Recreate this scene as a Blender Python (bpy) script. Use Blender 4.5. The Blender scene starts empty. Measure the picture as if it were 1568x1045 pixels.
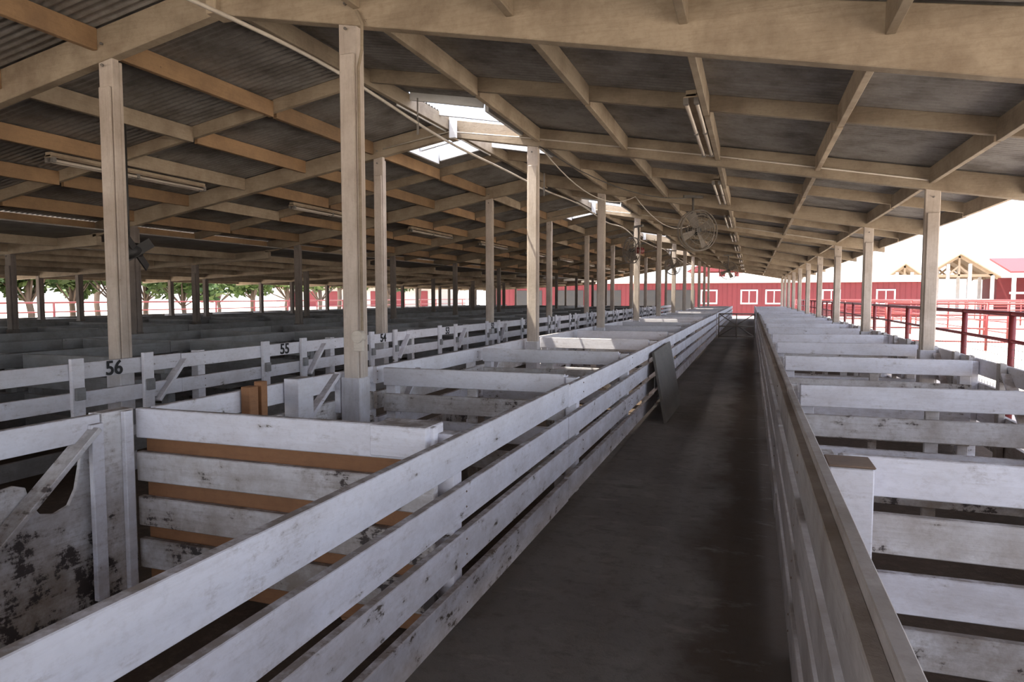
import bpy, bmesh, math, random
from mathutils import Vector, Matrix
random.seed(7)
S=4.57; P=S/2; EYE=1.5
XR,XD,XC,XRG=1.95,-2.89,-5.31,-4.1
XF=-3.05
SL=0.174
NB=11
scene=bpy.context.scene
# ---------------- materials ----------------
def newmat(name):
    m=bpy.data.materials.new(name); m.use_nodes=True
    nt=m.node_tree; b=nt.nodes['Principled BSDF']
    return m,nt,b
def N(nt,t,**k):
    n=nt.nodes.new(t)
    for a,v in k.items(): setattr(n,a,v)
    return n
def noise(nt,vec,scale,detail=4,rough=0.55):
    n=N(nt,'ShaderNodeTexNoise'); n.inputs['Scale'].default_value=scale
    n.inputs['Detail'].default_value=detail; n.inputs['Roughness'].default_value=rough
    nt.links.new(vec,n.inputs['Vector']); return n.outputs['Fac']
def ramp(nt,fac,a,b):
    n=N(nt,'ShaderNodeMapRange'); n.inputs['From Min'].default_value=a; n.inputs['From Max'].default_value=b
    nt.links.new(fac,n.inputs['Value']); return n.outputs['Result']
def mix(nt,fac,c1,c2,mode='MIX'):
    n=N(nt,'ShaderNodeMix',data_type='RGBA',blend_type=mode)
    if isinstance(fac,float): n.inputs['Factor'].default_value=fac
    else: nt.links.new(fac,n.inputs['Factor'])
    for i,c in ((6,c1),(7,c2)):
        if isinstance(c,tuple): n.inputs[i].default_value=(*c,1)
        else: nt.links.new(c,n.inputs[i])
    return n.outputs[2]
def math_(nt,op,a,b=0.0):
    n=N(nt,'ShaderNodeMath',operation=op)
    for i,c in ((0,a),(1,b)):
        if isinstance(c,(int,float)): n.inputs[i].default_value=c
        else: nt.links.new(c,n.inputs[i])
    return n.outputs[0]
def paint(name,base,dirt,chip,chipamt=0.0,lowchip=0.0,rough=0.75,bump=0.25,dirtamt=0.55,island=0.18,stretch=(1,1,1),topdirt=0.0,grain=(.07,.07,1),grainamt=.35,lowgrime=.6):
    m,nt,b=newmat(name)
    g=N(nt,'ShaderNodeNewGeometry')
    mp=N(nt,'ShaderNodeMapping'); mp.inputs['Scale'].default_value=stretch
    nt.links.new(g.outputs['Position'],mp.inputs['Vector']); v=mp.outputs[0]
    mg=N(nt,'ShaderNodeMapping'); mg.inputs['Scale'].default_value=grain
    nt.links.new(g.outputs['Position'],mg.inputs['Vector']); vg=mg.outputs[0]
    n1=noise(nt,v,2.3,6,0.65); d=math_(nt,'MULTIPLY',ramp(nt,n1,0.42,0.72),dirtamt)
    c=mix(nt,d,base,dirt)
    n3=noise(nt,v,30,5,0.7); c=mix(nt,math_(nt,'MULTIPLY',ramp(nt,n3,0.5,0.75),0.3),c,dirt)
    ng=noise(nt,vg,55,6,0.7); c=mix(nt,math_(nt,'MULTIPLY',ramp(nt,ng,0.48,0.72),grainamt),c,dirt)
    n2=noise(nt,v,7,10,0.72)
    sep=N(nt,'ShaderNodeSeparateXYZ'); nt.links.new(g.outputs['Position'],sep.inputs[0])
    z=ramp(nt,sep.outputs['Z'],0.85,0.1)
    big=noise(nt,g.outputs['Position'],0.9,2)
    if lowchip>0:
        gr=math_(nt,'MULTIPLY',math_(nt,'ADD',math_(nt,'MULTIPLY',z,lowgrime),.08),ramp(nt,noise(nt,v,4,8,.7),.35,.62))
        c=mix(nt,gr,c,dirt)
    zz=math_(nt,'MULTIPLY',math_(nt,'MULTIPLY',z,lowchip),ramp(nt,big,0.35,0.65))
    nch=math_(nt,'ADD',math_(nt,'MULTIPLY',n2,.8),math_(nt,'MULTIPLY',ng,.2))
    tot=math_(nt,'ADD',math_(nt,'ADD',nch,zz),chipamt)
    if lowchip>0:
        # grimy halo around the chipped paint
        c=mix(nt,math_(nt,'MULTIPLY',ramp(nt,tot,0.585,0.67),.55),c,dirt)
    c=mix(nt,ramp(nt,tot,0.655,0.69),c,chip)
    if topdirt>0:
        sn=N(nt,'ShaderNodeSeparateXYZ'); nt.links.new(g.outputs['True Normal'],sn.inputs[0])
        f=math_(nt,'MULTIPLY',ramp(nt,sn.outputs['Z'],.55,.9),ramp(nt,noise(nt,v,9,6,.7),.3,.55))
        c=mix(nt,math_(nt,'MULTIPLY',f,topdirt),c,(.20,.155,.125))
    isl=ramp(nt,g.outputs['Random Per Island'],0,1)
    k=math_(nt,'ADD',math_(nt,'MULTIPLY',isl,island),1-island)
    cc=N(nt,'ShaderNodeCombineXYZ')
    for i in range(3): nt.links.new(k,cc.inputs[i])
    c=mix(nt,1.0,c,cc.outputs[0],'MULTIPLY')
    nt.links.new(c,b.inputs['Base Color'])
    b.inputs['Roughness'].default_value=rough
    bp=N(nt,'ShaderNodeBump'); bp.inputs['Strength'].default_value=bump; bp.inputs['Distance'].default_value=0.01
    nt.links.new(math_(nt,'ADD',math_(nt,'ADD',n3,ng),ramp(nt,tot,0.69,0.65)),bp.inputs['Height']); nt.links.new(bp.outputs[0],b.inputs['Normal'])
    return m
M={}
VG=(1,1,.07)
M['white']=paint('white_board_paint',(.83,.82,.88),(.44,.39,.37),(.10,.075,.055),0.02,0.09,stretch=(1,1,1.6),topdirt=.85,grainamt=.18,dirtamt=.38,island=.12,bump=.15)
M['chip']=paint('chipped_white_paint',(.78,.76,.77),(.30,.24,.19),(.07,.055,.05),0.045,0.15,dirtamt=.85,topdirt=.8,grainamt=.3,lowgrime=.85)
M['grey']=paint('grey_weathered_paint',(.29,.29,.295),(.14,.125,.115),(.07,.06,.05),0.0,0.06,dirtamt=.7,topdirt=.3)
M['tan']=paint('tan_worn_rail_paint',(.54,.49,.455),(.27,.22,.18),(.09,.065,.045),0.02,0.03,dirtamt=.8,topdirt=.3,grainamt=.45)
M['beam']=paint('beige_roof_paint',(.48,.385,.275),(.22,.155,.10),(.10,.065,.04),0.0,0,dirtamt=.8,island=.4)
M['warm']=paint('raw_wood_warm_lit',(.42,.26,.135),(.21,.125,.07),(.09,.05,.03),0.0,0,dirtamt=.75,island=.45)  # raw wood with the orange of bounced sunlight put into its colour
M['post']=paint('post_cream_paint',(.60,.52,.45),(.34,.27,.21),(.13,.09,.06),-0.01,0,dirtamt=.65,grain=VG,grainamt=.45)
M['postw']=paint('post_white_paint',(.74,.72,.76),(.40,.36,.33),(.10,.075,.055),0.01,0.05,dirtamt=.7,grain=VG)
M['postdark']=paint('post_dark_silhouette',(.23,.195,.17),(.13,.10,.085),(.08,.06,.05),0,0,dirtamt=.7,grain=VG)  # backlit silhouette of the far-left posts put into the colour
M['brown']=paint('brown_backing_wood',(.36,.17,.075),(.18,.085,.04),(.07,.04,.02),0.02,0,dirtamt=.6)
M['red']=paint('red_barn_paint',(.17,.025,.03),(.13,.022,.025),(.2,.1,.08),-0.1,0,island=.05)
M['redpipe']=paint('red_pipe_paint',(.20,.024,.024),(.12,.02,.02),(.12,.05,.03),-0.02,0,rough=.5,island=.05)
M['metal']=paint('dull_metal',(.22,.20,.18),(.12,.10,.08),(.12,.07,.04),-0.02,0,rough=.5,island=.1)
M['cage']=paint('fan_cage_metal',(.27,.235,.20),(.16,.13,.10),(.12,.07,.04),-0.02,0,rough=.5,island=.1)
M['pipe']=paint('white_pvc',(.62,.56,.48),(.36,.30,.23),(.2,.15,.1),-0.1,0,rough=.45,island=0)
M['dark']=paint('dark_plastic_bay_shade',(.03,.03,.03),(.05,.04,.03),(.02,.02,.02),-0.1,0,rough=.5,island=0)  # plastic parts, and painted shade in the barn's open bays
M['tube']=paint('fluorescent_tube_glass',(.58,.51,.43),(.45,.38,.3),(.3,.2,.15),-0.2,0,rough=.25,island=0)
M['trim']=paint('white_trim_lit_frame',(.8,.8,.8),(.6,.58,.55),(.3,.3,.3),-0.1,0,island=.05)  # white trim on buildings; at the skylights it paints lit framing
M['timber']=paint('light_timber',(.38,.29,.20),(.26,.19,.12),(.2,.13,.08),-0.1,0)
M['roofred']=paint('red_metal_roof',(.20,.03,.03),(.15,.03,.03),(.2,.1,.1),-0.2,0,rough=.5,island=0)
M['palewall']=paint('pale_wall',(.42,.40,.37),(.34,.31,.28),(.3,.3,.3),-0.2,0,island=0)
M['plank']=paint('grey_plank',(.15,.135,.115),(.08,.07,.06),(.05,.045,.04),0,0)
M['bark']=paint('bark',(.14,.10,.07),(.09,.06,.05),(.05,.04,.03),0,0)
M['ink']=paint('black_ink',(.015,.015,.018),(.03,.03,.03),(.02,.02,.02),-0.2,0,island=0)
M['rust']=paint('rusty_top',(.25,.17,.12),(.13,.09,.07),(.06,.04,.03),0,0)
M['corr']=paint('galvanised_roof_sheet',(.33,.31,.29),(.11,.092,.078),(.13,.075,.045),0.0,0,rough=.5,dirtamt=.9,island=0,grain=(.1,1,1))
M['corr'].node_tree.nodes['Principled BSDF'].inputs['Metallic'].default_value=.2
m,nt,b=newmat('leaf_green'); g=N(nt,'ShaderNodeNewGeometry')
nt.links.new(mix(nt,g.outputs['Random Per Island'],(.035,.075,.014),(.10,.15,.035)),b.inputs['Base Color']); b.inputs['Roughness'].default_value=.7
M['leaf']=m
def ground(name,c1,c2,c3,sc=1.0,bump=.5):
    m,nt,b=newmat(name); g=N(nt,'ShaderNodeNewGeometry'); v=g.outputs['Position']
    a=noise(nt,v,.7*sc,6,.6); d=noise(nt,v,9*sc,8,.7); e=noise(nt,v,60*sc,4,.7)
    c=mix(nt,ramp(nt,a,.35,.65),c1,c2); c=mix(nt,math_(nt,'MULTIPLY',ramp(nt,d,.5,.72),.7),c,c3)
    c=mix(nt,math_(nt,'MULTIPLY',ramp(nt,e,.55,.75),.3),c,c2)
    nt.links.new(c,b.inputs['Base Color']); b.inputs['Roughness'].default_value=.95
    b.inputs['Specular IOR Level'].default_value=.2
    bp=N(nt,'ShaderNodeBump'); bp.inputs['Strength'].default_value=bump; bp.inputs['Distance'].default_value=.015
    nt.links.new(math_(nt,'ADD',d,math_(nt,'MULTIPLY',e,.4)),bp.inputs['Height']); nt.links.new(bp.outputs[0],b.inputs['Normal'])
    return m
M['aisle']=ground('aisle_concrete',(.25,.23,.21),(.18,.162,.145),(.13,.108,.09),1.2,.5)
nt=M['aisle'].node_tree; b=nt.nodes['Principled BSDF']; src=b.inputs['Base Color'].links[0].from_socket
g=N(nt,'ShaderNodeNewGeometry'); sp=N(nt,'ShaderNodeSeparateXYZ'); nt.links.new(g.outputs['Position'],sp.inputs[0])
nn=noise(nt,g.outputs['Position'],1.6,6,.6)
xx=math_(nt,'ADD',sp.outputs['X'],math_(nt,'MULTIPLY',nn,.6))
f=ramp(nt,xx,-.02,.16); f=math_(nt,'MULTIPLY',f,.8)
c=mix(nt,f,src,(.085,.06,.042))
mp=N(nt,'ShaderNodeMapping'); mp.inputs['Scale'].default_value=(1,2.2,1); nt.links.new(g.outputs['Position'],mp.inputs['Vector'])
st=noise(nt,mp.outputs[0],2.6,7,.68)
c=mix(nt,math_(nt,'MULTIPLY',ramp(nt,st,.58,.70),.5),c,(.075,.058,.046))
c=mix(nt,math_(nt,'MULTIPLY',ramp(nt,st,.42,.32),.4),c,(.34,.31,.28))
nt.links.new(c,b.inputs['Base Color'])
M['dirt']=ground('pen_dirt',(.085,.06,.042),(.06,.042,.03),(.13,.095,.07),1.5,.8)
M['yard']=ground('yard_ground',(.66,.59,.50),(.58,.52,.44),(.48,.42,.35),.4,.3)

# ---------------- mesh builder ----------------
class MB:
    def __init__(s,name,mats):
        s.n=name; s.v=[]; s.f=[]; s.m=[]; s.mats=mats; s.sm=[]
    def mi(s,k):
        if k not in s.mats: s.mats.append(k)
        return s.mats.index(k)
    def hexa(s,pts,mat):
        o=len(s.v); s.v+=[tuple(p) for p in pts]; k=s.mi(mat)
        for q in ((0,3,2,1),(4,5,6,7),(0,1,5,4),(1,2,6,5),(2,3,7,6),(3,0,4,7)):
            s.f.append([o+i for i in q]); s.m.append(k); s.sm.append(False)
    def box(s,x0,x1,y0,y1,z0,z1,mat,j=0.0):
        r=lambda:random.uniform(-j,j)
        dz=[r(),r(),r(),r()]
        X=[x0,x1,x1,x0]; Y=[y0,y0,y1,y1]
        if abs(x1-x0)>abs(y1-y0): dz=[dz[0],dz[1],dz[1],dz[0]]; a=r(); b_=r(); DY=[a,b_,b_,a]; DX=[0]*4
        else: dz=[dz[0],dz[0],dz[2],dz[2]]; a=r(); b_=r(); DX=[a,a,b_,b_]; DY=[0]*4
        if abs(z1-z0)>max(abs(x1-x0),abs(y1-y0)): dz=[0]*4
        s.hexa([(X[i]+DX[i]*.6,Y[i]+DY[i]*.6,z0+dz[i]) for i in range(4)]+[(X[i]+DX[i]*.6,Y[i]+DY[i]*.6,z1+dz[i]) for i in range(4)],mat)
    def beam(s,p,q,w,h,mat,up=(0,0,1)):
        p=Vector(p);q=Vector(q);d=(q-p).normalized();u=Vector(up)
        sd=d.cross(u).normalized(); u=sd.cross(d).normalized()
        a=[]
        for e in (p,q):
            a.append([e-sd*w/2-u*h/2,e+sd*w/2-u*h/2,e+sd*w/2+u*h/2,e-sd*w/2+u*h/2])
        s.hexa(a[0]+a[1],mat)
    def tube(s,pts,r,mat,n=8,closed=False):
        pts=[Vector(p) for p in pts]; k=s.mi(mat); L=len(pts); o=len(s.v); ref=None
        for i,p in enumerate(pts):
            a=pts[(i-1)%L] if (closed or i>0) else p
            b=pts[(i+1)%L] if (closed or i<L-1) else p
            d=(b-a).normalized()
            if ref is None: ref=d.orthogonal().normalized()
            ref=(ref-d*ref.dot(d)).normalized(); bi=d.cross(ref)
            for t in range(n):
                an=2*math.pi*t/n; s.v.append(tuple(p+(ref*math.cos(an)+bi*math.sin(an))*r))
        for i in range(L if closed else L-1):
            for t in range(n):
                A=o+i*n+t;B=o+i*n+(t+1)%n;C=o+((i+1)%L)*n+(t+1)%n;D=o+((i+1)%L)*n+t
                s.f.append([A,B,C,D]); s.m.append(k); s.sm.append(True)
        if not closed:
            s.f.append([o+t for t in range(n)][::-1]); s.m.append(k); s.sm.append(False)
            s.f.append([o+(L-1)*n+t for t in range(n)]); s.m.append(k); s.sm.append(False)
    def quad(s,a,b,c,d,mat):
        o=len(s.v); s.v+=[tuple(a),tuple(b),tuple(c),tuple(d)]; s.f.append([o,o+1,o+2,o+3]); s.m.append(s.mi(mat)); s.sm.append(False)
    def mesh(s):
        me=bpy.data.meshes.new(s.n); me.from_pydata(s.v,[],s.f)
        for k in s.mats: me.materials.append(M[k])
        me.polygons.foreach_set('material_index',s.m); me.polygons.foreach_set('use_smooth',s.sm)
        me.update(); return me
    def obj(s,bevel=0.0,loc=(0,0,0),parent=None):
        return place(s.mesh(),s.n,loc,bevel,parent)
def place(me,name,loc=(0,0,0),bevel=0.0,parent=None,rot=(0,0,0)):
    o=bpy.data.objects.new(name,me); o.location=loc; o.rotation_euler=rot
    scene.collection.objects.link(o)
    if bevel:
        b=o.modifiers.new('bevel','BEVEL'); b.width=bevel; b.segments=1; b.limit_method='ANGLE'
    if parent: o.parent=parent
    return o
# ---------------- ground ----------------
mb=MB('ground',[]); mb.quad((-250,-60,-.12),(250,-60,-.12),(250,400,-.12),(-250,400,-.12),'yard'); mb.obj()
mb=MB('pen_floor',[]); mb.box(-20,2.6,-6,51,-.30,-.06,'dirt'); mb.obj()
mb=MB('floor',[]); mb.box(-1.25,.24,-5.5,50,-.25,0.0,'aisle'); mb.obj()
# ---------------- support posts ----------------
TOP=lambda x:EYE+2.28-SL*abs(x-XRG)      # girder bottom
def post_mesh(name,h,main='post',low='postw'):
    mb=MB(name,[])
    mb.box(-.078,.078,-.035,.035,-.06-.02,h,main)
    mb.box(-.070,.072,.038,.075,-.06-.02,h-.05,main)
    mb.box(-.056,.066,-.065,-.038,-.06-.02,h-.28,main)
    mb.box(-.083,.083,-.070,.080,-.08,.88,low)
    for z in (h+.08,h-.10):
        mb.tube([(.0,-.08,z),(.0,-.05,z)],.013,'metal',6)
    return mb.mesh()
Ys=[S*k for k in range(-1,NB+1)]
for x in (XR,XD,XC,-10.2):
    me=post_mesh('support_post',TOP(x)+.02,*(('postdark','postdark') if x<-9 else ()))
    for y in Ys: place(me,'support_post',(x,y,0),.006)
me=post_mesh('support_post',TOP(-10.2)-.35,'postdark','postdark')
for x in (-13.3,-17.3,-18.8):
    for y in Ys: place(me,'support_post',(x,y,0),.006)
mb=MB('outlet_box',[])
mb.tube([(XD+.10,S-.13,1.20),(XD+.10,S-.07,1.20)],.05,'pipe',14)
mb.box(XD+.065,XD+.14,S-.12,S-.085,1.09,1.18,'pipe')
mb.tube([(XD+.105,S-.06,1.2),(XD+.105,S-.06,3.2),(XD+.14,S-.065,3.32),(XD+.15,S-.075,3.5),(XD+.11,S-.085,3.60)],.012,'beam',8)
mb.obj(.003)
# ---------------- roof framing ----------------
mb=MB('roof_girders',[])
def girder(y,xl=-11.1,xr=2.95,th=.10,h=.25):
    near=abs(y-S)<.1
    for a,b in ((XRG,xr),(xl,XRG)):
        za,zb=TOP(a),TOP(b)
        da=db=0
        if near:
            if a==XRG: da,db=.02,.17
            else: da,db=.10,.02
        y0,y1=y-th/2,y+th/2
        mb.hexa([(a,y0,za-da),(b,y0,zb-db),(b,y1,zb-db),(a,y1,za-da),(a,y0,za+h),(b,y0,zb+h),(b,y1,zb+h),(a,y1,za+h)],'beam')
for y in Ys:
    girder(y)
    mb.box(XRG-.05,XRG+.05,y-.10,y+.10,TOP(XRG)-.03,TOP(XRG)+.26,'beam')
mb.obj(.006)
mb=MB('roof_rafters',[])
for k in range(-1,NB):
    y=S*(k+.5)
    for a,b in ((XRG,2.9),(-11.05,XRG)):
        za,zb=TOP(a)+.12,TOP(b)+.12
        mb.hexa([(a,y-.03,za),(b,y-.03,zb),(b,y+.03,zb),(a,y+.03,za),(a,y-.03,za+.15),(b,y-.03,zb+.15),(b,y+.03,zb+.15),(a,y+.03,za+.15)],'beam')
mb.obj(.004)
mb=MB('roof_purlins',[])
offs=[1.3,2.5,3.66,4.82,6.03]
for k in range(-1,NB):
    for sgn in (1,-1):
        for o in offs+[6.95]:
            x=XRG+sgn*o; z=TOP(x)+.085
            for h0,h1 in ((0,.5),(.5,1)):
                ya=S*(k+h0)+ (.05 if h0==0 else .03); yb=S*(k+h1)-(.05 if h1==1 else .03)
                mb.box(x-.028,x+.028,ya,yb,z-.015,z+.17,'warm' if sgn<0 and random.random()<.85 else 'beam',.006)
    mb.box(XRG-.03,XRG+.03,S*k+.1,S*(k+1)-.1,TOP(XRG)+.07,TOP(XRG)+.24,'beam')
mb.obj(.004)
sky=[(S*2-1.35,S*2+1.5),(S*4-1.4,S*4+1.4),(S*6-1.3,S*6+1.3),(S*8-1.3,S*8+1.3)]
skyL=[((a+b)/2,b) for a,b in sky]
def rz(x): return TOP(x)+.275
mb=MB('roof_sheet',[]); k=mb.mi('corr')
pitch=.085; ns=6; y=-S-.5; n=int((S*NB+.5-y)/pitch*ns)
for (xa,xb,hole) in ((XRG,XRG+1.05,sky),(XRG+1.05,3.05,[]),(XRG-.95,XRG,skyL),(-11.15,XRG-.95,[])):
    o=len(mb.v)
    for i in range(n+1):
        yy=y+i*pitch/ns; dz=.011*math.sin(2*math.pi*i/ns)
        mb.v.append((xa,yy,rz(xa)+dz)); mb.v.append((xb,yy,rz(xb)+dz))
    for i in range(n):
        yy=y+(i+.5)*pitch/ns
        if any(a<yy<b for a,b in hole): continue
        mb.f.append([o+2*i,o+2*i+1,o+2*i+3,o+2*i+2]); mb.m.append(k); mb.sm.append(True)
mb.obj()
mb=MB('ridge_skylight_frame',[])  # daylight on the framing is painted in as white
for (a,b),(aL,bL) in zip(sky,skyL):
    for sg,p0,p1 in ((1,a,b),(-1,aL,bL)):
        x=XRG+(1.05 if sg>0 else -.95)
        mb.box(x-.025,x+.025,p0,p1,rz(x)-.15,rz(x)+.10,'trim')
        L=p1-p0; ks=[p0,p1]+[p0+L*f for f in ((.3,.7) if sg>0 else (.5,))]
        for yy in ks:
            mb.beam((XRG+sg*.03,yy,rz(XRG)-.03),(x-sg*.03,yy,rz(x)-.03),.05,.15 if yy in(p0,p1) else .10,'trim')
    ym=(a+b)/2
    # boards lining the ridge beside the opening, their lit side painted white
    mb.box(XRG-.06,XRG-.035,a-.2,b+.1,TOP(XRG)+.06,TOP(XRG)+.24,'trim')
    mb.box(XRG+.04,XRG+.14,ym-.30,ym-.24,TOP(XRG)-.05,rz(XRG)+.25,'trim')
mb.obj(.004)
# lean-to on the far left
mb=MB('side_shed_roof_framing',[])
LT=lambda x:TOP(-10.2)-.30-(.05*abs(x+11))
for y in Ys:
    mb.hexa([(-20,y-.05,LT(-20)),(-11,y-.05,LT(-11)),(-11,y+.05,LT(-11)),(-20,y+.05,LT(-20)),(-20,y-.05,LT(-20)+.2),(-11,y-.05,LT(-11)+.2),(-11,y+.05,LT(-11)+.2),(-20,y+.05,LT(-20)+.2)],'beam')
for x in (-12,-13.3,-14.6,-16,-17.3,-18.8,-19.9):
    mb.box(x-.03,x+.03,Ys[0],Ys[-1],LT(x)+.05,LT(x)+.2,'beam')
mb.obj(.004)
mb=MB('side_shed_roof_sheet',[])
mb.hexa([(-20.3,Ys[0]-.4,LT(-20.3)+.21),(-10.6,Ys[0]-.4,LT(-11)+.23),(-10.6,Ys[-1]+.4,LT(-11)+.23),(-20.3,Ys[-1]+.4,LT(-20.3)+.21),
 (-20.3,Ys[0]-.4,LT(-20.3)+.23),(-10.6,Ys[0]-.4,LT(-11)+.25),(-10.6,Ys[-1]+.4,LT(-11)+.25),(-20.3,Ys[-1]+.4,LT(-20.3)+.23)],'corr')
mb.obj()
# ---------------- fences ----------------
BT=[.90,.685,.47,.255]
BH=.15
def long_fence(name,x,y0,y1,side,mats,n=4,pl=P*2,skip=(),th=.038,tops=BT,bh=BH,postm=None,ph=.90,phase=0.5,nails=True,lean=0):
    mb=MB(name,[])
    y=y0
    while y<y1-.1:
        e=min(y+pl,y1)
        for i in range(n):
            dx=lean*(tops[i]-.1)
            mb.box(x+dx-th/2,x+dx+th/2,y+.004,e-.004,tops[i]-bh,tops[i],mats[i%len(mats)],.008)
        y=e
    y=y0+phase
    while y<y1:
        px=x-side*(.045+th/2+.003)
        mb.box(px-.043+lean*.9,px+.043+lean*.9,y-.045,y+.045,-.08,ph-.015,postm or mats[0],.004)
        if nails and y<14:
            for i in range(n):
                for dz in (.04,.11):
                    xx=x+side*th/2+lean*(tops[i]-.1)
                    mb.tube([(xx-side*.004,y,tops[i]-dz),(xx+side*.004,y+.0001,tops[i]-dz)],.006,'rust',6)
        y+=P
    return mb
lt=[.885,.66,.44,.215]
long_fence('aisle_rail_fence',-1.22,-4.5,26,1,['white'],tops=lt,bh=.160,phase=.45).obj(.005)
rt=[.90,.68,.46,.235]
mb=long_fence('aisle_rail_fence',.185,-4.5,26,-1,['tan'],tops=rt,bh=.165,postm='chip',phase=.6,th=.036,lean=.03)
y=-4.5
while y<26:
    mb.box(.228,.262,y+.005,y+P*2-.005,.79,.925,'tan',.008); y+=P*2
mb.obj(.006)
long_fence('aisle_rail_fence',-1.22,26.6,49,1,['white'],tops=lt,bh=.16).obj()
long_fence('aisle_rail_fence',.2,26.6,49,-1,['white'],tops=rt,bh=.165).obj()
Y0=2.83; Y0L=2.70
mb=long_fence('pen_front_fence',XR+.13,-4,49,1,['white','chip'],phase=.2)
y=Y0
while y<40:
    for dy in (.35,.85,1.75):
        mb.box(XR+.055,XR+.105,y+dy-.05,y+dy+.05,-.06,.93,'chip',.004)
    mb.beam((XR+.09,y+.95,.3),(XR+.09,y+1.65,.85),.02,.09,'white',up=(1,0,0)); y+=P
mb.obj(.004)
mb=long_fence('pen_front_fence',XF,Y0+P+.02,49,1,['white','chip'],phase=.01,pl=P)
y=Y0+P
while y<45:
    mb.beam((XF+.03,y+.15,.25),(XF+.03,y+.75,.82),.02,.09,'white',up=(1,0,0)); y+=P
mb.obj(.004)
# numbered fence
mb=long_fence('numbered_alley_fence',XC+.11,-4,49,1,['white','white','grey','grey'],tops=[.955,.72,.49,.26],bh=.135,ph=.98,phase=.3)
y=Y0-P+1.35+.22; num=57
labels=[]
XN=XC+.11
while y<40:
    for dy in (-.36,.33):
        mb.box(XN+.021,XN+.055,y+dy-.055,y+dy+.055,.50,1.0,'white',.004)
        mb.box(XN+.056,XN+.085,y+dy-.04,y+dy+.04,.66,.76,'grey',.003)
    mb.beam((XN+.04,y+.42,.55),(XN+.04,y+.75,.90),.03,.09,'white',up=(1,0,0))
    labels.append((y,str(num))); num-=1; y+=P
fo=mb.obj(.004)
for y,t in labels:
    cu=bpy.data.curves.new('number','FONT'); cu.body=t; cu.size=.17; cu.align_x='CENTER'; cu.align_y='CENTER'; cu.extrude=.002; cu.offset=.003
    cu.materials.append(M['ink'])
    o=bpy.data.objects.new('number_'+t,cu); o.location=(XN+.024,y,.885); o.rotation_euler=(math.pi/2,0,math.pi/2); scene.collection.objects.link(o); o.parent=fo
for x in (-7.4,-9.4,-11.6,-13.5,-15.6,-17.6,-19.8):
    long_fence('pen_front_fence',x,-2,49,1,['grey'],tops=[.90,.69,.48,.27],phase=.3,nails=False).obj(.003)
def divider(w,mats,seed,posts=True):
    random.seed(seed)
    mb=MB('pen_divider_fence',[])
    for i in range(4):
        mb.box(.045,w-.045,-.019,.019,BT[i]-BH,BT[i],mats[i%len(mats)],.010)
    for x in (.09,w-.09):
        mb.box(x-.045,x+.045,.0225,.11,-.08,.885,mats[0],.004)
    if w>1.5: mb.box(w/2-.04,w/2+.04,.0225,.06,-.06,.87,mats[-1],.006)
    return mb.mesh()
cols=[(.29,XR+.05,['white','chip'],'r'),(XF+.06,-1.31,['white','chip'],'l'),(-7.33,XC+.0,['grey'],'a'),(-9.33,-7.5,['grey'],'b'),(-13.43,-11.7,['grey'],'c'),(-15.5,-13.6,['grey'],'d'),(-19.7,-17.7,['grey'],'e')]
for ci,(a,b_,mats,tag) in enumerate(cols):
    vs=[divider(b_-a,mats,10*ci+i) for i in range(3)]
    for k in range(0,20):
        y=Y0+P*k
        if tag=='l' and k==0: continue
        if y>48: break
        place(vs[k%3],'pen_divider_fence',(a,y,0),.004)
random.seed(21)
mb=MB('pen_divider_fence',[])
a,b_=XF+.03,-1.30
NT=[.925,.69,.455,.225]
for i in range(4):
    mb.box(a,b_,Y0L-.02,Y0L+.02,NT[i]-.155,NT[i],['white','chip','chip','chip'][i],.005)
for i in range(4):
    zt=NT[i]-.155+.025; mb.box(a+.02,b_,Y0L+.024,Y0L+.05,zt-.13,zt,'brown',.003)
for x in (a+.45,b_-.5): mb.box(x-.04,x+.04,Y0L+.051,Y0L+.10,-.06,.90,'brown')
mb.box(b_-.30,b_-.02,Y0L-.06,Y0L+.12,.79,.93,'white')
mb.obj(.005)
mb=MB('pen_corner_post',[])
mb.box(.275,.42,Y0-.19,Y0-.03,-.08,.895,'white'); mb.box(.270,.425,Y0-.195,Y0-.025,.896,.905,'rust')
mb.obj(.006)
mb=MB('pen_gate',[])
x=XF
mb.box(x-.03,x+.03,Y0L-.21,Y0L-.03,-.08,.925,'chip')
mb.box(x+.031,x+.06,Y0L-.11,Y0L-.06,-.08,.92,'white')
mb.box(x-.08,x-.031,Y0L-.2,Y0L+.0,-.08,.92,'white')
g0,g1=Y0L-2.2,Y0L-.215
mb.box(x-.02,x+.02,g0,g1,.80,.925,'white',.003)
mb.beam((x+.035,g1-.05,.86),(x+.035,g1-.62,.36),.025,.10,'chip',up=(1,0,0))
mb.beam((x+.035,g1-1.0,.80),(x+.035,g1-1.6,.12),.025,.10,'chip',up=(1,0,0))
mb.box(x+.02,x+.05,g1-.07,g1-.005,.0,.88,'white',.003)
def ply(pts,mat,xo,th):
    o=len(mb.v); n=len(pts); k=mb.mi(mat)
    mb.v+=[(xo,p[0],p[1]) for p in pts]+[(xo-th,p[0],p[1]) for p in pts]
    mb.f.append([o+i for i in range(n)]); mb.m.append(k); mb.sm.append(False)
    mb.f.append([o+n+i for i in range(n)][::-1]); mb.m.append(k); mb.sm.append(False)
    for i in range(n):
        j=(i+1)%n; mb.f.append([o+i,o+n+i,o+n+j,o+j]); mb.m.append(k); mb.sm.append(False)
T=g1
ply([(g0,-.04),(T,-.04),(T,.80),(T-.07,.76),(T-.09,.66),(T-.11,.57),(T-.15,.50),(T-.22,.48),(T-.29,.50),(T-.33,.56),(T-.35,.64),(T-.40,.66),(T-.7,.64),(T-1.2,.62),(g0,.6)],'chip',x-.022,.02)
mb.obj(.003)
mb=MB('pen_front_fence',[])
ya,yb=Y0L+.12,Y0+P-.04
mb.box(x-.02,x+.02,ya,yb,.77,.91,'white',.003)
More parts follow.
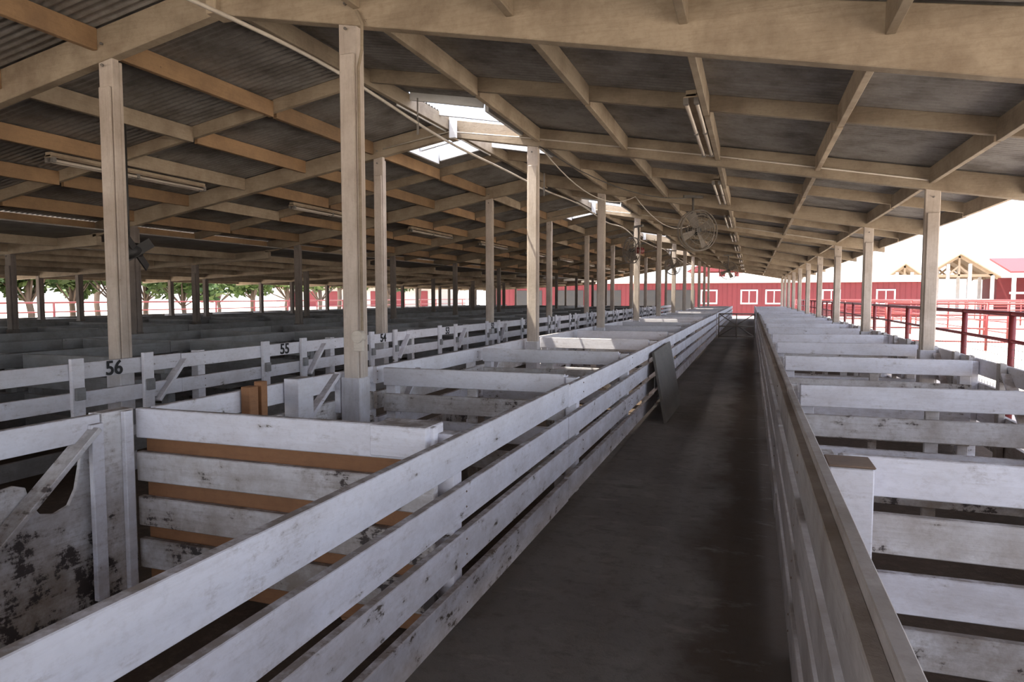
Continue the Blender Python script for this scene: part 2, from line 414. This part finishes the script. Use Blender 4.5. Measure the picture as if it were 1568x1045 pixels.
for zt in (.695,.485,.27): mb.box(x-.02,x+.02,ya,yb,zt-BH,zt,'chip',.005)
mb.box(x+.03,x+.15,3.88,4.05,-.08,.94,'white'); mb.box(x+.03,x+.10,3.46,3.54,-.08,.935,'brown'); mb.box(x+.03,x+.09,3.58,3.64,-.08,.955,'brown')
mb.beam((x+.04,4.12,.62),(x+.04,4.50,.90),.03,.07,'white',up=(1,0,0))
mb.beam((x+.04,4.52,.60),(x+.04,4.52,.92),.03,.05,'white',up=(1,0,0))
mb.obj(.004)
place(divider(-1.31-XF-.06,['white','chip'],5),'pen_divider_fence',(XF+.06,Y0-2*P+1.0,0),.004)
mb=MB('leaning_plank',[])
A=Vector((-.95,8.15,.0)); C=Vector((-.93,9.75,.0)); B=Vector((-1.165,8.62,.80)); D=Vector((-1.165,10.4,.83)); t=Vector((.03,0,.008))
mb.hexa([A,A+t,C+t,C,B,B+t,D+t,D],'plank'); mb.obj(.003)
mb=MB('aisle_wire_gate',[])
x0,x1,yg=-1.12,.12,26.3
for z in (.05,.42,.88): mb.tube([(x0,yg,z),(x1,yg,z)],.022,'cage')
for xx in (x0,x1,(x0+x1)/2): mb.tube([(xx,yg,0),(xx,yg,.88)],.022,'cage')
mb.tube([(x0,yg,.05),(x1,yg,.88)],.018,'cage'); mb.tube([(x0,yg,.88),(x1,yg,.05)],.018,'cage')
mb.obj()
# ---------------- pipes ----------------
mb=MB('overhead_water_pipe',[])
pts=[]
for i in range(120):
    y=-3+i*.42; sag=.05*math.sin(y*math.pi/S*1.0)**2+.03*math.sin(y*.9)
    pts.append((-3.3+.05*math.sin(y*.5),y,EYE+1.83-sag))
mb.tube(pts,.015,'pipe',8)
for k in range(0,10):
    y=S*k+1.9
    mb.tube([(-3.3,y,EYE+1.83),(-3.3,y,EYE+2.05)],.008,'metal',6); mb.tube([(-3.3,y,EYE+1.83),(-3.3,y,EYE+1.68)],.013,'metal',6)
mb.obj()
mb=MB('electrical_conduit',[])
for yy in (S*2-.075,S*4-.075):
    mb.tube([(-5.2,yy,TOP(-5.2)+.1),(XRG,yy-.06,TOP(XRG)+.06),(-2.95,yy,TOP(-2.95)+.1),(-.45,yy,TOP(-.45)+.12),(1.9,yy,TOP(1.9)+.1)],.010,'pipe',6)
def hang(p,q,sag,r,mat):
    p=Vector(p);q=Vector(q); mb.tube([p.lerp(q,t/14)-Vector((0,0,sag*4*(t/14)*(1-t/14))) for t in range(15)],r,mat,6)
hang((XD+.10,S*2+.1,TOP(XD)-.02),(-2.2,S*3-.1,TOP(-2.2)+.02),.34,.009,'pipe')
hang((-2.2,S*3-.1,TOP(-2.2)+.02),(-1.5,S*4-.1,TOP(-1.5)+.02),.30,.009,'pipe')
hang((XD+.12,S*2-.1,TOP(XD)-.02),(-1.0,13.2,EYE+1.85),.25,.007,'dark')
mb.obj()
# ---------------- fluorescent fixtures ----------------
def fixture():
    mb=MB('fluorescent_light_fixture',[])
    L=2.44
    mb.box(-.045,.045,0,L,.03,.085,'beam')
    mb.hexa([(-.07,0,.02),(.07,0,.02),(.07,L,.02),(-.07,L,.02),(-.045,0,.05),(.045,0,.05),(.045,L,.05),(-.045,L,.05)],'beam')
    for xx in (-.045,.045):
        mb.tube([(xx,.05,-.012),(xx,L-.05,-.012)],.019,'tube',10)
        for yy in (.03,L-.03,L/2): mb.box(xx-.022,xx+.022,yy-.025,yy+.025,-.035,.03,'metal')
    for yy in (.3,L-.3): mb.tube([(0,yy,.08),(0,yy,.17)],.006,'metal',6)
    return mb.mesh()
me=fixture()
for k in range(1,NB-1):
    y=6.30+S*(k-1)
    place(me,'fluorescent_light_fixture',(-.54,y,TOP(-.54)+.07),.002)
    place(me,'fluorescent_light_fixture',(-7.95,y-.33,TOP(-7.95)+.03),.002)
# ---------------- fans ----------------
def fan(R=.40,red=False):
    mb=MB('caged_fan',[])
    def ring(r,y,t): mb.tube([(r*math.cos(a),y,r*math.sin(a)) for a in [i*2*math.pi/36 for i in range(36)]],t,'cage',5,True)
    for r in (R,R*.75,R*.5,R*.25): ring(r,-.10+(.02 if r==R else -.03),.005); ring(r,.11,.004)
    ring(R*1.02,-.05,.012); ring(R*1.02,.05,.012)
    for i in range(20):
        a=i*2*math.pi/20
        c,s_=math.cos(a),math.sin(a)
        mb.tube([(R*.1*c,-.14,R*.1*s_),(R*.7*c,-.13,R*.7*s_),(R*c,-.07,R*s_),(R*1.02*c,0,R*1.02*s_),(R*c,.09,R*s_),(R*.1*c,.13,R*.1*s_)],.003,'cage',4)
    for i in range(4):
        a=i*math.pi/2+.4
        d=Vector((math.cos(a),0,math.sin(a))); t=Vector((-math.sin(a),0,math.cos(a)))
        p=[d*R*.12-t*.04+Vector((0,-.03,0)),d*R*.12+t*.04+Vector((0,.03,0)),d*R*.9+t*.10+Vector((0,.05,0)),d*R*.9-t*.07+Vector((0,-.05,0))]
        q=[v+Vector((0,.008,0)) for v in p]; mb.hexa(p+q,'cage')
    mb.tube([(0,-.06,0),(0,.06,0)],.05,'dark',14); mb.tube([(0,.06,0),(0,.30,0)],.08,'redpipe' if red else 'dark',16)
    mb.tube([(0,.18,.07),(0,.18,R+.28)],.022,'metal',8)
    mb.beam((-.2,.18,R+.28),(.2,.18,R+.28),.05,.05,'metal')
    return mb.mesh()
fm=fan(.37); fr=fan(.30,True)
place(fm,'caged_fan',(-.98,13.3,EYE+1.24),rot=(0,0,.6))
place(fm,'caged_fan',(-.95,30.5,EYE+1.12),rot=(0,0,.1))
place(fr,'caged_fan',(-2.75,16.6,EYE+1.12),rot=(0,0,-.9))
place(fr,'caged_fan',(-2.75,12.0+S*3,EYE+1.12),rot=(0,0,.5))
mb=MB('blower_motor',[])
bx,by,bz=-6.6,S*1.28,EYE+.48
mb.tube([(bx,by-.12,bz),(bx,by+.12,bz+.05)],.085,'dark',14)
mb.tube([(bx,by,bz+.05),(bx,by,bz+.55),(bx,by,TOP(bx)+.1)],.018,'dark',8)
mb.beam((bx-.05,by-.16,bz-.12),(bx+.12,by+.2,bz+.14),.02,.11,'dark'); mb.beam((bx+.1,by-.1,bz+.16),(bx-.02,by+.26,bz-.14),.02,.09,'dark')
mb.obj()
# ---------------- red pipe fence outside right ----------------
def pipe_fence(pts,sp=2.0,mesh=True,rails=(1.29,.95,.55,.15)):
    mb=MB('red_pipe_fence',[])
    (xa,ya),(xb,yb)=pts; L=math.hypot(xb-xa,yb-ya); n=max(1,int(L/sp))
    for i in range(n+1):
        t=i/n; mb.tube([(xa+(xb-xa)*t,ya+(yb-ya)*t,-.12),(xa+(xb-xa)*t,ya+(yb-ya)*t,rails[0]+.03)],.04,'redpipe',8)
    for z in rails: mb.tube([(xa,ya,z),(xb,yb,z)],.024 if z<rails[0] else .032,'redpipe',8)
    if mesh:
        k=int(L/.12)
        for i in range(k):
            t=i/k; mb.tube([(xa+(xb-xa)*t,ya+(yb-ya)*t,.15),(xa+(xb-xa)*t,ya+(yb-ya)*t,.95)],.003,'metal',3)
        for j in range(8): mb.tube([(xa,ya,.15+j*.1),(xb,yb,.15+j*.1)],.003,'metal',3)
    return mb.obj()
pipe_fence(((3.05,-2),(3.05,34)))
pipe_fence(((3.05,34),(3.05,56)),mesh=False)
for y,x1 in ((24,20),(34,30),(46,30),(57,40)): pipe_fence(((4.0,y),(x1,y)),2.6,False)
pipe_fence(((9,30),(9,60)),2.6,False)
pipe_fence(((-24,2),(-24,58)),2.6,False)
# ---------------- far barn ----------------
mb=MB('red_barn',[])
X0,X1,YB=-24,13,62
mb.box(X0,X1,YB,YB+8,-.12,2.7,'red')
for i in range(int((X1-X0)/.4)): mb.box(X0+.4*i,X0+.4*i+.03,YB-.02,YB,-.1,2.65,'red')
mb.box(X0-.3,X1+.3,YB-.35,YB+8.3,2.7,2.8,'trim')
mb.hexa([(X0-.4,YB-.5,2.8),(X1+.4,YB-.5,2.8),(X1+.4,YB+4,3.3),(X0-.4,YB+4,3.3),(X0-.4,YB-.5,2.86),(X1+.4,YB-.5,2.86),(X1+.4,YB+4,3.36),(X0-.4,YB+4,3.36)],'palewall')
for cx in (-3.5,-.2,1.8,6.2,10.2):
    w,z0,z1=.7,1.0,2.0
    mb.box(cx-w,cx+w,YB-.06,YB-.02,z0-.12,z1+.12,'trim'); mb.box(cx-w+.12,cx+w-.12,YB-.08,YB-.06,z0,z1,'red')
    mb.box(cx-.04,cx+.04,YB-.1,YB-.08,z0,z1,'trim')
for cx in (-20,-16,-12.5,-9,-6): mb.box(cx-1.3,cx+1.3,YB-.05,YB-.01,0,2.1,'dark')  # flat dark panels painted as the shade inside open bays
mb.obj()
mb=MB('red_hall',[])
mb.box(-9,-2,110,118,-.1,6.2,'red')
mb.hexa([(-9.6,109,5.4),(-1.4,109,5.4),(-1.4,119,5.4),(-9.6,119,5.4),(-5.6,109,7.6),(-5.4,109,7.6),(-5.4,119,7.6),(-5.6,119,7.6)],'red')
for cx in (-7.8,-5.5,-3.2): mb.box(cx-.7,cx+.7,109.9,110,4.0,5.2,'trim')
mb.obj()
# ---------------- pavilions right ----------------
def pavilion(x,y,w,h,d,rot=0):
    mb=MB('gable_pavilion',[])
    rise=h*.36; e=h-rise
    for sx in (-1,-.33,.33,1):
        for yy in (0,d/2,d): mb.box(sx*w/2-.15,sx*w/2+.15,yy-.15,yy+.15,-.12,e+(0 if abs(sx)==1 else rise*.6),'trim')
    for yy in (0,d/2,d):
        mb.beam((-w/2,yy,e),(w/2,yy,e),.2,.3,'timber')
        for sg in (-1,1):
            mb.beam((sg*w/2*1.15,yy,e-rise*.15),(0,yy,h),.2,.28,'timber'); mb.beam((sg*w*.18,yy,e),(0,yy,e+rise*.5),.15,.2,'timber')
        mb.beam((0,yy,e),(0,yy,h),.2,.2,'timber',up=(0,1,0))
        mb.beam((-w/2,yy,1.2),(w/2,yy,1.2),.1,.15,'trim')
    for sg in (-1,1):
        mb.hexa([(0,-.6,h+.15),(sg*w/2*1.2,-.6,e-rise*.2+.15),(sg*w/2*1.2,d+.6,e-rise*.2+.15),(0,d+.6,h+.15),(0,-.6,h+.3),(sg*w/2*1.2,-.6,e-rise*.2+.3),(sg*w/2*1.2,d+.6,e-rise*.2+.3),(0,d+.6,h+.3)],'timber')
    mb.obj(0,(x,y,0))
pavilion(16.3,88,4.6,5.0,8); pavilion(21.6,88,6.4,6.0,9)
mb=MB('red_roof_barn',[])
bx0,bx1,yb=25,60,84
mb.box(bx0+.5,bx1,yb+5,yb+10,-.1,3.6,'red')
mb.hexa([(bx0,yb-1,3.9),(bx1,yb-1,3.9),(bx1,yb+6,5.6),(bx0,yb+6,5.6),(bx0,yb-1,4.1),(bx1,yb-1,4.1),(bx1,yb+6,5.8),(bx0,yb+6,5.8)],'roofred')
mb.box(bx0,bx1,yb-1.1,yb-.95,3.55,3.95,'trim')
for i in range(14): mb.box(bx0+.2+i*2.6,bx0+.5+i*2.6,yb-.9,yb-.6,-.1,3.6,'trim')
for z in (1.0,1.8): mb.box(bx0,bx1,yb-.8,yb-.7,z,z+.2,'trim')
mb.obj()
mb=MB('flag_pole',[]); mb.tube([(26.5,80,-.1),(26.5,80,8.5)],.07,'trim'); mb.obj()
mb=MB('fairground_hall',[])
mb.box(-75,-45,95,105,-.1,3.0,'palewall')
mb.hexa([(-76,94,3.0),(-44,94,3.0),(-44,100,4.6),(-76,100,4.6),(-76,94,3.2),(-44,94,3.2),(-44,100,4.8),(-76,100,4.8)],'roofred')
for i in range(7): mb.box(-73+4*i,-71+4*i,94.9,95,0,2.4,'red')
mb.obj()
# ---------------- trees ----------------
def tree(seed):
    random.seed(seed); mb=MB('shade_tree',[])
    mb.tube([(0,0,-.15),(.05,.02,.7),(-.03,.05,1.4),(.02,0,2.2)],.11,'bark',8)
    blobs=[]
    for i in range(10):
        a=random.uniform(0,6.28); r=random.uniform(.3,1.5); z=random.uniform(1.9,3.6)
        c=Vector((r*math.cos(a),r*math.sin(a),z)); blobs.append((c,random.uniform(.7,1.05)))
        mb.tube([(0,0,1.1),c*.5+Vector((0,0,.5)),c],.035,'bark',5)
    for c,R in blobs:
        for i in range(200):
            d=Vector((random.gauss(0,1),random.gauss(0,1),random.gauss(0,1))).normalized()*R*random.uniform(.5,1.05); d.z*=.8
            p=c+d; u=Vector((random.gauss(0,1),random.gauss(0,1),random.gauss(0,1))).normalized(); v=u.orthogonal().normalized()
            s_=random.uniform(.12,.22); mb.quad(p-u*s_,p+v*s_*.6,p+u*s_,p-v*s_*.6,'leaf')
    return mb.mesh()
tm=[tree(i) for i in range(3)]
random.seed(3)
i=0
for br,dist in [(57,40),(54.5,37),(52,42),(49.5,38),(47.5,45),(45,40),(42.5,55),(40,48),(37.5,60),(35,52),(32,66),(29.5,72),(27,84),(24,90),(21,98),(59,36),(62,40),(50.5,60),(44,70),(33.5,90)]:
    a=math.radians(br); x,y=-dist*math.sin(a),dist*math.cos(a)
    o=place(tm[i%3],'shade_tree',(x,y,0),rot=(0,0,i*1.3)); sc=random.uniform(.85,1.2)*max(1,dist/50); o.scale=(sc*1.25,sc*1.25,sc); i+=1
# ---------------- light ----------------
w=bpy.data.worlds.new('World'); scene.world=w; w.use_nodes=True; nt=w.node_tree
bg=nt.nodes['Background']; st=nt.nodes.new('ShaderNodeTexSky'); st.sky_type='NISHITA'; st.sun_disc=False
st.sun_elevation=math.radians(62); st.sun_rotation=math.radians(260); st.dust_density=3.0; st.air_density=1.0
mx=nt.nodes.new('ShaderNodeMix'); mx.data_type='RGBA'; mx.inputs['Factor'].default_value=.6
nt.links.new(st.outputs[0],mx.inputs[6]); mx.inputs[7].default_value=(2.6,2.5,2.68,1)
nt.links.new(mx.outputs[2],bg.inputs['Color']); bg.inputs['Strength'].default_value=.64
sl=bpy.data.lights.new('sun','SUN'); sl.energy=8.5; sl.angle=.01; sl.color=(1,.93,.80)
so=bpy.data.objects.new('sun',sl); scene.collection.objects.link(so)
d=Vector((.42,.13,-1)).normalized(); so.rotation_euler=d.to_track_quat('-Z','Y').to_euler()
# ---------------- camera ----------------
cd=bpy.data.cameras.new('camera'); cam=bpy.data.objects.new('camera',cd); scene.collection.objects.link(cam)
cd.lens=24; cd.sensor_width=36; cd.clip_end=1000; cd.clip_start=.02
cam.location=(0,0,EYE); cam.rotation_euler=(math.radians(90-3.7),0,math.radians(19.3))
scene.camera=cam
scene.view_settings.view_transform='Standard'
scene.view_settings.look='None'
scene.view_settings.exposure=.80
